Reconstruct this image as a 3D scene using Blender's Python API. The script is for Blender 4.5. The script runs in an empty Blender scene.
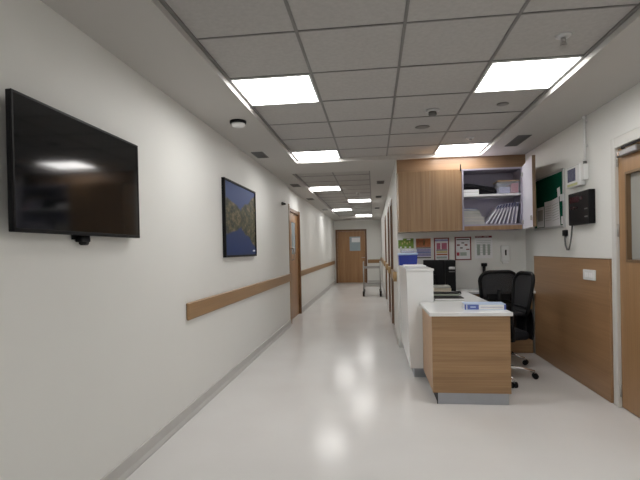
import bpy, bmesh, math, random
from mathutils import Vector, Matrix, Euler
random.seed(7)
S = bpy.context.scene
COL = S.collection
R = math.radians

# ------------------------------------------------------------------ materials
def nodes(name):
    m = bpy.data.materials.new(name); m.use_nodes = True
    nt = m.node_tree
    return m, nt, nt.nodes['Principled BSDF']

def mat(name, col, rough=.5, metal=0., spec=.5, var=0., vscale=8., emit=None, estr=0., alpha=1., bump=0., bscale=200.):
    m, nt, b = nodes(name)
    b.inputs['Roughness'].default_value = rough
    b.inputs['Metallic'].default_value = metal
    b.inputs['Specular IOR Level'].default_value = spec
    tc = nt.nodes.new('ShaderNodeTexCoord')
    n = nt.nodes.new('ShaderNodeTexNoise'); n.inputs['Scale'].default_value = vscale; n.inputs['Detail'].default_value = 4
    nt.links.new(tc.outputs['Object'], n.inputs['Vector'])
    r = nt.nodes.new('ShaderNodeValToRGB')
    r.color_ramp.elements[0].position = .3; r.color_ramp.elements[1].position = .7
    r.color_ramp.elements[0].color = (*[c*(1-var) for c in col], 1)
    r.color_ramp.elements[1].color = (*[min(1, c*(1+var)) for c in col], 1)
    nt.links.new(n.outputs['Fac'], r.inputs['Fac']); nt.links.new(r.outputs['Color'], b.inputs['Base Color'])
    if emit:
        b.inputs['Emission Color'].default_value = (*emit, 1); b.inputs['Emission Strength'].default_value = estr
    if bump:
        n2 = nt.nodes.new('ShaderNodeTexNoise'); n2.inputs['Scale'].default_value = bscale
        nt.links.new(tc.outputs['Object'], n2.inputs['Vector'])
        bp = nt.nodes.new('ShaderNodeBump'); bp.inputs['Strength'].default_value = bump; bp.inputs['Distance'].default_value = .002
        nt.links.new(n2.outputs['Fac'], bp.inputs['Height']); nt.links.new(bp.outputs['Normal'], b.inputs['Normal'])
    b.inputs['Alpha'].default_value = alpha
    return m

def wood(name, c1, c2, axis='z', rough=.35, band=9.):
    """laminate with the grain along one axis, and wider boards of tone across it"""
    m, nt, b = nodes(name)
    b.inputs['Roughness'].default_value = rough
    tc = nt.nodes.new('ShaderNodeTexCoord')
    def tex(long, cross, detail):
        mp = nt.nodes.new('ShaderNodeMapping')
        mp.inputs['Scale'].default_value = [long if a == axis else cross for a in 'xyz']
        nt.links.new(tc.outputs['Object'], mp.inputs['Vector'])
        n = nt.nodes.new('ShaderNodeTexNoise'); n.inputs['Scale'].default_value = 1.; n.inputs['Detail'].default_value = detail
        nt.links.new(mp.outputs['Vector'], n.inputs['Vector'])
        return n.outputs['Fac']
    fine = tex(1.6, 75., 6.); broad = tex(.5, band, 2.)
    mx = nt.nodes.new('ShaderNodeMix'); mx.data_type = 'FLOAT'; mx.inputs[0].default_value = .5
    nt.links.new(fine, mx.inputs[2]); nt.links.new(broad, mx.inputs[3])
    r = nt.nodes.new('ShaderNodeValToRGB')
    r.color_ramp.elements[0].position = .33; r.color_ramp.elements[1].position = .67
    r.color_ramp.elements[0].color = (*c1, 1); r.color_ramp.elements[1].color = (*c2, 1)
    nt.links.new(mx.outputs[0], r.inputs['Fac']); nt.links.new(r.outputs['Color'], b.inputs['Base Color'])
    return m

def floor_mat():
    m, nt, b = nodes('vinyl_floor')
    tc = nt.nodes.new('ShaderNodeTexCoord')
    n = nt.nodes.new('ShaderNodeTexNoise'); n.inputs['Scale'].default_value = 1.7; n.inputs['Detail'].default_value = 3; n.inputs['Roughness'].default_value = .45
    nt.links.new(tc.outputs['Object'], n.inputs['Vector'])
    r = nt.nodes.new('ShaderNodeValToRGB')
    e = r.color_ramp.elements
    e[0].position = .25; e[0].color = (.685, .67, .66, 1)
    e[1].position = .75; e[1].color = (.725, .718, .708, 1)
    nt.links.new(n.outputs['Fac'], r.inputs['Fac']); nt.links.new(r.outputs['Color'], b.inputs['Base Color'])
    n2 = nt.nodes.new('ShaderNodeTexNoise'); n2.inputs['Scale'].default_value = 3.5; n2.inputs['Detail'].default_value = 3
    nt.links.new(tc.outputs['Object'], n2.inputs['Vector'])
    mr = nt.nodes.new('ShaderNodeMapRange'); mr.inputs[3].default_value = .15; mr.inputs[4].default_value = .20
    nt.links.new(n2.outputs['Fac'], mr.inputs[0]); nt.links.new(mr.outputs[0], b.inputs['Roughness'])
    b.inputs['Specular IOR Level'].default_value = .13
    return m

def photo_mat(w, h):
    """mountain lake: blue sky in a notch of the ridges, their mirror image in blue water (object space y along, z up)"""
    m, nt, b = nodes('lake_photograph')
    b.inputs['Roughness'].default_value = .4; b.inputs['Specular IOR Level'].default_value = .2
    N = nt.nodes.new; L = nt.links.new
    def math_(op, a, c=None, clamp=False):
        k = N('ShaderNodeMath'); k.operation = op; k.use_clamp = clamp
        for i, v in enumerate((a, c)):
            if v is None: continue
            if isinstance(v, (int, float)): k.inputs[i].default_value = v
            else: L(v, k.inputs[i])
        return k.outputs[0]
    tc = N('ShaderNodeTexCoord'); sp = N('ShaderNodeSeparateXYZ'); L(tc.outputs['Object'], sp.inputs[0])
    u = math_('DIVIDE', sp.outputs['Y'], w); v = math_('DIVIDE', sp.outputs['Z'], h)       # -.5 .. .5
    d = math_('SUBTRACT', v, .03)
    ad = math_('ABSOLUTE', d)
    cb = N('ShaderNodeCombineXYZ'); L(u, cb.inputs[0]); L(ad, cb.inputs[1])
    n = N('ShaderNodeTexNoise'); n.inputs['Scale'].default_value = 5.; n.inputs['Detail'].default_value = 8; L(cb.outputs[0], n.inputs['Vector'])
    # ridge height: tall at both sides, low in the notch left of the middle
    left = math_('MULTIPLY', math_('MAXIMUM', math_('SUBTRACT', -.03, u), 0.), .26)
    right = math_('MULTIPLY', math_('MAXIMUM', math_('SUBTRACT', u, -.03), 0.), .55)
    ridge = math_('ADD', math_('ADD', left, right), .155)
    ridge = math_('ADD', ridge, math_('MULTIPLY', math_('SUBTRACT', n.outputs['Fac'], .5), .20))
    rock = math_('MULTIPLY', math_('SUBTRACT', ridge, ad), 30., True)
    r = N('ShaderNodeValToRGB'); e = r.color_ramp.elements
    e[0].position = .41; e[0].color = (.010, .014, .012, 1); e[1].position = .60; e[1].color = (.21, .15, .085, 1)
    k = r.color_ramp.elements.new(.52); k.color = (.075, .075, .032, 1)
    n3 = N('ShaderNodeTexNoise'); n3.inputs['Roughness'].default_value = .75; n3.inputs['Scale'].default_value = 9.; n3.inputs['Detail'].default_value = 6; L(cb.outputs[0], n3.inputs['Vector'])
    L(n3.outputs['Fac'], r.inputs['Fac'])
    up = math_('GREATER_THAN', d, 0.)
    sky = N('ShaderNodeMix'); sky.data_type = 'RGBA'; L(up, sky.inputs[0])
    sky.inputs[6].default_value = (.006, .03, .13, 1); sky.inputs[7].default_value = (.035, .07, .22, 1)
    mx = N('ShaderNodeMix'); mx.data_type = 'RGBA'; L(rock, mx.inputs[0]); L(sky.outputs[2], mx.inputs[6]); L(r.outputs['Color'], mx.inputs[7])
    L(mx.outputs[2], b.inputs['Base Color'])
    return m

def see_through(name, col, opacity, rough=.3):
    m, nt, b = nodes(name)
    b.inputs['Base Color'].default_value = (*col, 1); b.inputs['Roughness'].default_value = rough
    b.inputs['Alpha'].default_value = opacity
    return m

M = dict(
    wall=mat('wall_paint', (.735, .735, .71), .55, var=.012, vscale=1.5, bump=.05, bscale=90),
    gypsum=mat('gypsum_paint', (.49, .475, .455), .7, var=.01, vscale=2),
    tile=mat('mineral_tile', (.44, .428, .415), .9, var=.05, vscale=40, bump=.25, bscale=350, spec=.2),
    bar=mat('grid_bar', (.19, .185, .18), .5, var=.05),
    floor=floor_mat(),
    skirt=mat('coved_skirting', (.50, .49, .475), .45, var=.03),
    oak_z=wood('oak_upright', (.25, .125, .05), (.40, .22, .10), 'z'),
    oak_cab=wood('cabinet_oak', (.235, .135, .066), (.375, .235, .125), 'z', band=16),
    oak_fill=wood('filler_oak', (.20, .12, .065), (.29, .185, .105), 'x', band=6),
    oak_x=wood('oak_level', (.27, .158, .077), (.43, .268, .14), 'x', band=12),
    oak_desk_y=wood('oak_level_side', (.42, .25, .13), (.54, .34, .185), 'x', band=12),
    oak_y=wood('panel_oak', (.28, .16, .08), (.37, .218, .112), 'y', band=7),
    rail=wood('rail_oak', (.27, .155, .07), (.35, .21, .10), 'y', band=6),
    rail_x=wood('rail_oak_across', (.27, .155, .07), (.35, .21, .10), 'x', band=6),
    oak_dark=wood('dark_oak', (.12, .055, .022), (.20, .10, .042), 'z'),
    door=wood('door_oak', (.285, .16, .075), (.385, .228, .112), 'z', band=10),
    edge=wood('edge_oak', (.14, .085, .042), (.20, .125, .065), 'z'),
    white=mat('white_laminate', (.78, .79, .79), .22, var=.01),
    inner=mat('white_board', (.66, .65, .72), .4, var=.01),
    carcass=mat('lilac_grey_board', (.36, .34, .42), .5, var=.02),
    plinth=mat('brushed_plinth', (.42, .44, .48), .35, metal=.35, var=.03),
    frame_grey=mat('grey_door_frame', (.62, .61, .58), .4, var=.01),
    black=mat('black_plastic', (.006, .006, .007), .45, spec=.18, var=.1),
    black_soft=mat('black_fabric', (.010, .010, .013), .85, var=.15, vscale=60, bump=.3, bscale=400, spec=.2),
    screen=mat('black_screen_glass', (.004, .005, .006), .07, spec=.5),
    chrome=mat('chrome', (.75, .75, .76), .15, metal=1.),
    steel=mat('steel', (.42, .41, .40), .3, metal=.9, var=.03),
    alu=mat('aluminium', (.60, .61, .62), .35, metal=.6, var=.02),
    felt=mat('green_felt', (.004, .085, .048), .9, var=.1, vscale=50, bump=.2, bscale=300, spec=.1),
    paper=mat('white_paper', (.78, .78, .80), .7, var=.015),
    cream=mat('cream_paper', (.60, .55, .45), .7, var=.05),
    greypaper=mat('grey_paper', (.42, .42, .40), .7, var=.06),
    greengrey=mat('green_grey_card', (.30, .34, .27), .7, var=.05),
    lilac=mat('lilac_file', (.62, .60, .70), .5, var=.03),
    navy=mat('navy_card', (.03, .035, .11), .5, var=.05),
    blue=mat('blue_plastic', (.012, .035, .30), .35, var=.05),
    blue_lbl=mat('blue_label', (.10, .14, .42), .5, var=.05),
    skyblue=mat('pale_blue_plastic', (.48, .60, .80), .3, var=.02),
    red=mat('red_card', (.42, .05, .08), .5, var=.05),
    maroon=mat('maroon_print', (.20, .03, .03), .6, var=.05),
    pink=mat('pink_print', (.42, .12, .19), .6, var=.1, vscale=40),
    orange=mat('orange_print', (.40, .14, .05), .6, var=.25, vscale=30),
    green=mat('green_print', (.16, .26, .04), .6, var=.35, vscale=45),
    yellow=mat('yellow_print', (.55, .46, .22), .6, var=.1),
    lavender=mat('lavender_print', (.33, .32, .52), .6, var=.15, vscale=30),
    ink=mat('printed_ink', (.10, .09, .09), .6),
    teal=mat('grey_green_print', (.36, .42, .38), .6, var=.1),
    brownlid=mat('brown_lid', (.42, .28, .15), .4),
    clear=see_through('cloudy_plastic', (.75, .78, .85), .22, .2),
    mesh=see_through('chair_mesh', (.02, .02, .024), .80, .8),
    mesh_dense=see_through('dense_chair_mesh', (.014, .014, .017), .96, .8),
    closer=mat('closer_grey', (.25, .25, .26), .3, metal=.4),
    glass=mat('frosted_glass', (.33, .33, .31), .12, var=.04, vscale=3),
    glass_blue=mat('bluish_glass', (.33, .40, .44), .12, var=.05, vscale=3),
    lcd=mat('grey_display', (.14, .15, .22), .2, var=.25, vscale=40),
    led_off=mat('dark_red_display', (.035, .008, .012), .2, var=.1),
    lime=mat('olive_strip', (.45, .46, .22), .5),
    grille=mat('grille_grey', (.12, .12, .118), .6),
    grille_dark=mat('grille_inside', (.04, .04, .04), .8),
    brass=mat('golden_wood_cap', (.42, .27, .12), .35, var=.06),
    light=mat('lit_diffuser', (.9, .9, .9), .4, emit=(1., .985, .96), estr=7.5),
    photo=photo_mat(1.2, .76),
)

# ------------------------------------------------------------------ mesh building
class MB:
    """gathers shapes with a material each; build() links them as ONE mesh object"""
    def __init__(s): s.bm = bmesh.new(); s.mats = []
    def mi(s, m):
        if m not in s.mats: s.mats.append(m)
        return s.mats.index(m)
    def add(s, sub, m, T=None):
        if T is not None: bmesh.ops.transform(sub, matrix=T, verts=sub.verts)
        i = s.mi(m); mp = {}
        for v in sub.verts: mp[v] = s.bm.verts.new(v.co)
        for f in sub.faces:
            try: g = s.bm.faces.new([mp[v] for v in f.verts])
            except ValueError: continue
            g.material_index = i; g.smooth = f.smooth
        sub.free(); return s
    def box(s, lo, hi, m, bev=0., T=None, seg=1):
        b = bmesh.new()
        lo, hi = [min(a, c) for a, c in zip(lo, hi)], [max(a, c) for a, c in zip(lo, hi)]
        bmesh.ops.create_cube(b, size=1.)
        for v in b.verts: v.co = Vector([(lo[k]+hi[k])/2 + v.co[k]*(hi[k]-lo[k]) for k in range(3)])
        if bev > 0:
            bmesh.ops.bevel(b, geom=list(b.edges), offset=bev, segments=seg, affect='EDGES', profile=.5)
        return s.add(b, m, T)
    def cyl(s, a, c, r, m, r2=None, n=20, T=None):
        a, c = Vector(a), Vector(c); d = c-a
        b = bmesh.new()
        bmesh.ops.create_cone(b, cap_ends=True, segments=n, radius1=r, radius2=r if r2 is None else r2, depth=d.length)
        for f in b.faces: f.smooth = len(f.verts) == 4
        X = Matrix.Translation((a+c)/2) @ d.to_track_quat('Z', 'Y').to_matrix().to_4x4()
        bmesh.ops.transform(b, matrix=X, verts=b.verts)
        return s.add(b, m, T)
    def tube(s, pts, r, m, closed=False, n=10, T=None, sq=None):
        pts = [Vector(p) for p in pts]; k = len(pts); b = bmesh.new(); rings = []
        up = None
        for i, p in enumerate(pts):
            if closed: t = (pts[(i+1) % k]-pts[i-1])
            else: t = pts[min(i+1, k-1)]-pts[max(i-1, 0)]
            t.normalize()
            if up is None: up = t.orthogonal().normalized()
            up = (up - t*up.dot(t)).normalized(); w = t.cross(up)
            rr = r[i] if isinstance(r, (list, tuple)) else r
            rings.append([b.verts.new(p + (up*math.cos(q)+w*math.sin(q))*rr) for q in [2*math.pi*j/n for j in range(n)]])
        for i in range(k if closed else k-1):
            A, B_ = rings[i], rings[(i+1) % k]
            off = 0
            if closed and i == k-1:
                off = min(range(n), key=lambda o: (A[0].co-B_[o].co).length)
            for j in range(n):
                f = b.faces.new([A[j], A[(j+1) % n], B_[(j+1+off) % n], B_[(j+off) % n]]); f.smooth = True
        if not closed:
            b.faces.new(rings[0][::-1]); b.faces.new(rings[-1])
        bmesh.ops.recalc_face_normals(b, faces=b.faces)
        return s.add(b, m, T)
    def lathe(s, prof, m, axis_pt=(0, 0, 0), n=28, T=None):
        b = bmesh.new(); rings = []
        for r_, z in prof:
            rings.append([b.verts.new((axis_pt[0]+r_*math.cos(2*math.pi*j/n), axis_pt[1]+r_*math.sin(2*math.pi*j/n), axis_pt[2]+z)) for j in range(n)])
        for A, B_ in zip(rings, rings[1:]):
            for j in range(n):
                f = b.faces.new([A[j], A[(j+1) % n], B_[(j+1) % n], B_[j]]); f.smooth = True
        b.faces.new(rings[0][::-1]); b.faces.new(rings[-1])
        bmesh.ops.recalc_face_normals(b, faces=b.faces)
        return s.add(b, m, T)
    def prism(s, poly, axis, a, c, m, T=None, bev=0.):
        """polygon in the two other axes (in xyz order), extruded along axis from a to c"""
        b = bmesh.new()
        def co(p, t):
            q = list(p); q.insert('xyz'.index(axis), t); return q
        A = [b.verts.new(co(p, a)) for p in poly]; C_ = [b.verts.new(co(p, c)) for p in poly]
        b.faces.new(A[::-1]); b.faces.new(C_)
        for i in range(len(poly)):
            j = (i+1) % len(poly); b.faces.new([A[i], A[j], C_[j], C_[i]])
        bmesh.ops.recalc_face_normals(b, faces=b.faces)
        if bev: bmesh.ops.bevel(b, geom=list(b.edges), offset=bev, segments=1, affect='EDGES')
        return s.add(b, m, T)
    def grid(s, fn, nu, nv, thick, m, T=None):
        """a curved slab: fn(u,v)->(point, normal), thickened by thick"""
        b = bmesh.new(); A = []; B_ = []
        for i in range(nu+1):
            ra, rb = [], []
            for j in range(nv+1):
                p, nn = fn(i/nu, j/nv); p, nn = Vector(p), Vector(nn).normalized()
                ra.append(b.verts.new(p+nn*thick/2)); rb.append(b.verts.new(p-nn*thick/2))
            A.append(ra); B_.append(rb)
        for i in range(nu):
            for j in range(nv):
                f = b.faces.new([A[i][j], A[i+1][j], A[i+1][j+1], A[i][j+1]]); f.smooth = True
                f = b.faces.new([B_[i][j], B_[i][j+1], B_[i+1][j+1], B_[i+1][j]]); f.smooth = True
        for i in range(nu):
            b.faces.new([A[i][0], B_[i][0], B_[i+1][0], A[i+1][0]]); b.faces.new([A[i][nv], A[i+1][nv], B_[i+1][nv], B_[i][nv]])
        for j in range(nv):
            b.faces.new([A[0][j], A[0][j+1], B_[0][j+1], B_[0][j]]); b.faces.new([A[nu][j], B_[nu][j], B_[nu][j+1], A[nu][j+1]])
        bmesh.ops.recalc_face_normals(b, faces=b.faces)
        return s.add(b, m, T)
    def build(s, name, parent=None, origin=None):
        """coordinates are world ones; under an unturned parent they become relative to it"""
        me = bpy.data.meshes.new(name)
        off = Vector((0, 0, 0))
        if origin is not None: off = Vector(origin)
        p = parent
        base = Vector((0, 0, 0))
        while p is not None: base += p.location; p = p.parent
        if origin is None and parent is not None: off = base
        bmesh.ops.translate(s.bm, vec=-off, verts=s.bm.verts)
        s.bm.to_mesh(me); s.bm.free()
        for m in s.mats: me.materials.append(m)
        o = bpy.data.objects.new(name, me); COL.objects.link(o)
        if parent is not None:
            o.parent = parent; o.location = off-base
        else: o.location = off
        return o

def box(name, lo, hi, m, parent=None, bev=0., T=None):
    b = MB(); b.box(lo, hi, m, bev, T); return b.build(name, parent)

def tag(o, label, cat, group=None, kind=None):
    o['label'] = label; o['category'] = cat
    if group: o['group'] = group
    if kind: o['kind'] = kind
    return o

def thing(name, label, cat, loc, group=None, kind=None):
    o = bpy.data.objects.new(name, None); COL.objects.link(o); o.location = loc
    o.empty_display_size = .1
    return tag(o, label, cat, group, kind)

def solo(mb, name, label, cat, origin, group=None, kind=None):
    return tag(mb.build(name, None, origin), label, cat, group, kind)

def copy_tree(o, parent=None):
    c = o.copy(); COL.objects.link(c)
    if parent is not None: c.parent = parent
    for ch in list(o.children): copy_tree(ch, c)
    return c

# ------------------------------------------------------------------ the setting
H, SOF = 2.53, 2.48                     # tile height, gypsum border height
XL, XL2, XR, XC, YB, YE = -1.49, -1.55, 1.94, .31, 6.10, 18.05
YR = -3.6                               # wall behind the camera

b = MB(); b.box((-1.9, YR-.2, -.1), (2.3, YE+.3, 0), M['floor'])
solo(b, 'floor', 'pale pinkish grey glossy sheet vinyl floor', 'floor', (0, 0, 0), kind='structure')

def wall(name, boxes, label):
    b = MB()
    for lo, hi in boxes: b.box(lo, hi, M['wall'])
    return solo(b, name, label, 'wall', (0, 0, 0), kind='structure')

DY0, DY1 = 8.0, 9.40                    # left doorway
wall('wall_left', [((XL-.3, YR, 0), (XL, DY0, 2.7)), ((XL-.3, DY0, 2.12), (XL2, DY1, 2.7)), ((XL-.3, DY1, 0), (XL2, YE, 2.7))],
     'long off white corridor wall on the left behind the television')
RY0, RY1 = 2.86, 3.95                   # right doorway incl. frame
wall('wall_right', [((XR, YR, 0), (XR+.2, RY0, 2.7)), ((XR, RY0, 2.16), (XR+.2, RY1, 2.7)), ((XR, RY1, 0), (XR+.2, YB+.15, 2.7))],
     'off white wall on the right with the notice board')
wall('wall_station', [((XC, YB, 0), (XR, YB+.15, 2.7))], 'off white wall behind the nurse station under the wall cabinets')
CD = [(7.45, 8.1), (8.9, 9.6), (11.2, 12.0)]
bx = []; y = YB+.15
for a, c in CD:
    bx += [((XC, y, 0), (XC+.2, a, 2.7)), ((XC, a, 2.1), (XC+.2, c, 2.7))]; y = c
bx.append(((XC, y, 0), (XC+.2, YE, 2.7)))
wall('wall_corridor', bx, 'off white right hand corridor wall with three doors seen edge on')
wall('wall_end', [((XL2, YE, 0), (XC, YE+.2, 2.7))], 'off white end wall of the corridor around the far door')
wall('wall_rear', [((XL-.3, YR-.2, 0), (XR+.2, YR, 2.7))], 'plain off white wall across the near end of the room')

# ceiling: gypsum borders, recessed trays of mineral tiles on a metal grid, holes for the lights
CX = [-.995+.5935*i for i in range(5)]
CY = [3.10-.6*k for k in range(10, 0, -1)] + [3.10, 3.70, 4.30, 4.90, 5.50, 6.0]
KX = [-1.21, -.62, -.03]; KY = [6.8+.6*k for k in range(17)]
LIGHTS = [('s', 0, 3.10), ('s', 3, 3.10), ('s', 0, 5.50), ('s', 3, 5.50), ('s', 3, .70), ('s', 0, -1.7), ('s', 3, -1.7),
          ('k', 0, 8.6), ('k', 1, 11.0), ('k', 0, 13.4), ('k', 1, 15.8)]
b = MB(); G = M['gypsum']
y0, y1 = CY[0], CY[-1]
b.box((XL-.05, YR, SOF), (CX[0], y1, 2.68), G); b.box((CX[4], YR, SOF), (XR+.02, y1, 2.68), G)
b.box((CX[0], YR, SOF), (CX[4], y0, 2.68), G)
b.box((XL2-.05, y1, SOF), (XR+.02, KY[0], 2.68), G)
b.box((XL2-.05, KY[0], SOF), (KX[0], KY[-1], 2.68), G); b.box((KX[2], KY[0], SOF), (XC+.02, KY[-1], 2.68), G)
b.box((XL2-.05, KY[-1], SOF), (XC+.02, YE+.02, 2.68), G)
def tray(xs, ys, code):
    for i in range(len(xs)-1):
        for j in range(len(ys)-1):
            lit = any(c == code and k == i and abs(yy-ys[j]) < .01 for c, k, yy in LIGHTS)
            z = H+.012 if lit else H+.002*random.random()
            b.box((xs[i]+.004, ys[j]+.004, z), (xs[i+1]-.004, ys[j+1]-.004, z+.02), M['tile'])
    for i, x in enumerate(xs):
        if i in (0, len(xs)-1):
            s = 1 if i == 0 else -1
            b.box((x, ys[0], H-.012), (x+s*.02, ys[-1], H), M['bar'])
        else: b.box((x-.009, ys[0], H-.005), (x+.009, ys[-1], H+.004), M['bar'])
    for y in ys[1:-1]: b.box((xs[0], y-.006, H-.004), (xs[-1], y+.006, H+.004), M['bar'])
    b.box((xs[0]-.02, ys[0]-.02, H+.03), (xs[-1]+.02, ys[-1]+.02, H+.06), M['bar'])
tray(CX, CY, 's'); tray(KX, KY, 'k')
solo(b, 'ceiling', 'white gypsum ceiling with recessed trays of grey square tiles', 'ceiling', (0, 0, 0), kind='structure')

def light_panel(code, i, y, label):
    xs, ys = (CX, CY) if code == 's' else (KX, KY)
    j = min(range(len(ys)), key=lambda k: abs(ys[k]-y))
    x0, x1, ya, yb = xs[i]+.012, xs[i+1]-.012, ys[j]+.01, ys[j+1]-.01
    t = thing('ceiling_light', label, 'light', ((x0+x1)/2, (ya+yb)/2, H), 'square ceiling light panels')
    f = MB(); w = .012; z0, z1 = H-.009, H+.004
    f.box((x0, ya, z0), (x0+w, yb, z1), M['white']); f.box((x1-w, ya, z0), (x1, yb, z1), M['white'])
    f.box((x0+w, ya, z0), (x1-w, ya+w, z1), M['white']); f.box((x0+w, yb-w, z0), (x1-w, yb, z1), M['white'])
    f.build('frame', t)
    box('diffuser', (x0+w, ya+w, H-.006), (x1-w, yb-w, H+.003), M['light'], t)
LL = ['large square ceiling light at upper left, above the wall photograph side', 'large square ceiling light at upper right, in front of the sprinkler',
      'ceiling light at the left end of the station tray, where the corridor starts', 'ceiling light just in front of the wall cabinets',
      'ceiling light overhead on the door side, above the picture edge',
      'ceiling light on the television side behind the viewer', 'ceiling light on the right side behind the viewer',
      'nearest corridor ceiling light, in the left tile column', 'corridor ceiling light nearest in the right tile column',
      'farther corridor ceiling light in the left tile column', 'farthest corridor ceiling light, nearest the end door']
for a, l in zip(LIGHTS, LL): light_panel(*a, l)

# skirting
def strip(name, boxes, m, label, cat, bev=0.):
    b = MB()
    for lo, hi in boxes: b.box(lo, hi, m, bev)
    return solo(b, name, label, cat, (0, 0, 0), kind='structure')
b = MB()
for x, ya, yb in ((XL, YR, DY0-.06), (XL2, DY1+.06, YE)):
    b.prism([(x, 0), (x+.028, 0), (x+.028, .008), (x+.012, .03), (x+.008, .095), (x, .10)], 'y', ya, yb, M['skirt'])
solo(b, 'baseboard_left', 'grey coved skirting along the left wall', 'baseboard', (0, 0, 0), kind='structure')
b = MB()
ys = [YB+.15] + [v for a in CD for v in (a[0]-.07, a[1]+.07)] + [YE]
for k in range(0, len(ys), 2): b.box((XC-.012, ys[k], 0), (XC, ys[k+1], .09), M['skirt'])
solo(b, 'baseboard_corridor', 'grey skirting along the right corridor wall', 'baseboard', (0, 0, 0), kind='structure')
strip('baseboard_end', [((XL2+.03, YE-.012, 0), (-1.55+.04, YE, .09)), ((-.24, YE-.012, 0), (XC-.012, YE, .09))], M['skirt'], 'grey skirting along the corridor end wall', 'baseboard')

# timber bumper rails
def railbox(name, lo, hi, m, label): return strip(name, [(lo, hi)], m, label, 'bumper rail', .008)
railbox('trim_1', (XL, 3.45, .775), (XL+.025, DY0-.06, .915), M['rail'], 'oak bumper rail on the left wall below the photograph')
railbox('trim_2', (XL2, DY1+.06, .775), (XL2+.025, YE-.026, .895), M['rail'], 'oak bumper rail on the left wall beyond the left door')
railbox('trim_3', (XL2, YE-.025, .775), (-1.53, YE, .895), M['rail_x'], 'short oak bumper rail left of the far door')
railbox('trim_4', (-.24, YE-.025, .775), (XC-.06, YE, .915), M['rail_x'], 'oak bumper rail on the end wall right of the far door')
for n, (ya, yb, l) in enumerate(((6.35, 7.3, 'nearest projecting wooden handrail on the right corridor wall'), (8.42, 8.7, 'short wooden handrail between the two nearer corridor doors'),
                  (9.82, 11.0, 'wooden handrail between second and third corridor doors'), (12.12, YE-.03, 'long wooden handrail at far end of right corridor wall'))):
    b = MB(); b.box((XC-.045, ya+.03, .86), (XC, yb-.03, .99), M['rail'], .008)
    for y in (ya+.03, yb-.03): b.cyl((XC-.022, y, .86), (XC-.022, y, .99), .03, M['brass'])
    solo(b, 'trim_%d' % (n+5), l, 'handrail', (0, 0, 0), kind='structure')
# timber panel on the right wall
b = MB(); b.box((XR-.022, 3.985, .005), (XR, YB-.35, 1.185), M['oak_y'], .002)
b.box((XR-.024, 3.985, 1.185), (XR, YB-.35, 1.192), M['edge'])
solo(b, 'trim_9', 'brown oak wall panel with horizontal grain beside the right door', 'wall panel', (XR, 5, .6), kind='structure')

# right door
t = thing('door_1', 'oak door with glazed panel at the right edge', 'door', (XR, 3.4, 0), kind='structure')
b = MB(); F = M['frame_grey']
for y in (RY0, RY1-.06): b.box((XR-.015, y, 0), (XR+.11, y+.06, 2.16), F, .004)
b.box((XR-.015, RY0+.06, 2.075), (XR+.11, RY1-.06, 2.16), F, .004)
b.build('door_frame', t)
la, lb = RY0+.064, RY1-.064
ga, gb = 3.40, 3.79
b = MB(); D = M['door']; x0, x1 = XR+.012, XR+.058
b.box((x0, la, .008), (x1, lb, 1.17), D); b.box((x0, la, 1.87), (x1, lb, 2.071), D)
b.box((x0, la, 1.17), (x1, ga, 1.87), D); b.box((x0, gb, 1.17), (x1, lb, 1.87), D)
leaf = b.build('leaf', t)
b = MB()
for lo, hi in (((x0-.004, ga, 1.17), (x1, ga+.02, 1.87)), ((x0-.004, gb-.02, 1.17), (x1, gb, 1.87)), ((x0-.004, ga+.02, 1.17), (x1, gb-.02, 1.19)), ((x0-.004, ga+.02, 1.85), (x1, gb-.02, 1.87))):
    b.box(lo, hi, M['edge'])
b.build('glazing_bead', leaf)
box('pane', (x0+.03, ga+.02, 1.19), (x0+.036, gb-.02, 1.85), M['glass'], leaf)
for z in (.14, 1.42, 1.98):
    b = MB(); b.cyl((x0-.006, lb+.002, z-.05), (x0-.006, lb+.002, z+.05), .009, M['steel'], n=12); b.build('hinge', t)
b = MB(); b.box((x0-.045, lb-.33, 1.992), (x0, lb-.05, 2.038), M['closer'], .006); b.cyl((x0-.0445, lb-.095, 2.015), (x0-.048, lb-.095, 2.015), .018, M['chrome'])
dc = b.build('door_closer', t); dc['label'] = 'silver door closer'
b = MB(); b.cyl((x0-.025, lb-.12, 2.045), (x0-.025, lb-.12, 2.062), .014, M['black'])
b.box((x0-.035, lb-.42, 2.055), (x0-.015, lb-.11, 2.067), M['black'])
b.build('closer_arm', dc)

# left door
t = thing('door_2', 'oak door with narrow glazed slot in the left corridor wall', 'door', (XL2, 8.7, 0), kind='structure')
b = MB(); K = M['oak_dark']
b.box((XL-.19, DY0, 0), (XL+.012, DY0+.04, 2.12), K); b.box((XL2-.13, DY1-.04, 0), (XL2+.03, DY1, 2.12), K)
b.box((XL2-.13, DY0+.04, 2.06), (XL2+.012, DY1-.04, 2.12), K)
b.box((XL, DY0-.055, 0), (XL+.012, DY0, 2.15), M['door'])
b.box((XL2, DY1, 0), (XL2+.012, DY1+.05, 2.15), M['frame_grey'])
b.build('door_frame', t)
x0, x1 = XL2-.065, XL2-.02; ga, gb = 8.64, 9.10
b = MB(); D = M['oak_z']
ya, yb = DY0+.044, DY1-.044
b.box((x0, ya, .008), (x1, yb, 1.25), D); b.box((x0, ya, 1.88), (x1, yb, 2.056), D)
b.box((x0, ya, 1.25), (x1, ga, 1.88), D); b.box((x0, gb, 1.25), (x1, yb, 1.88), D)
leaf = b.build('leaf', t)
box('pane', (x1-.02, ga, 1.25), (x1-.01, gb, 1.88), M['glass_blue'], leaf)
b = MB(); b.tube([(x1, 8.60, 1.14), (x1+.045, 8.60, 1.14), (x1+.05, 8.60, 1.2), (x1+.05, 8.60, 1.3), (x1+.045, 8.60, 1.36), (x1, 8.60, 1.36)], .011, M['steel'])
b.build('door_handle', leaf)

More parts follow.
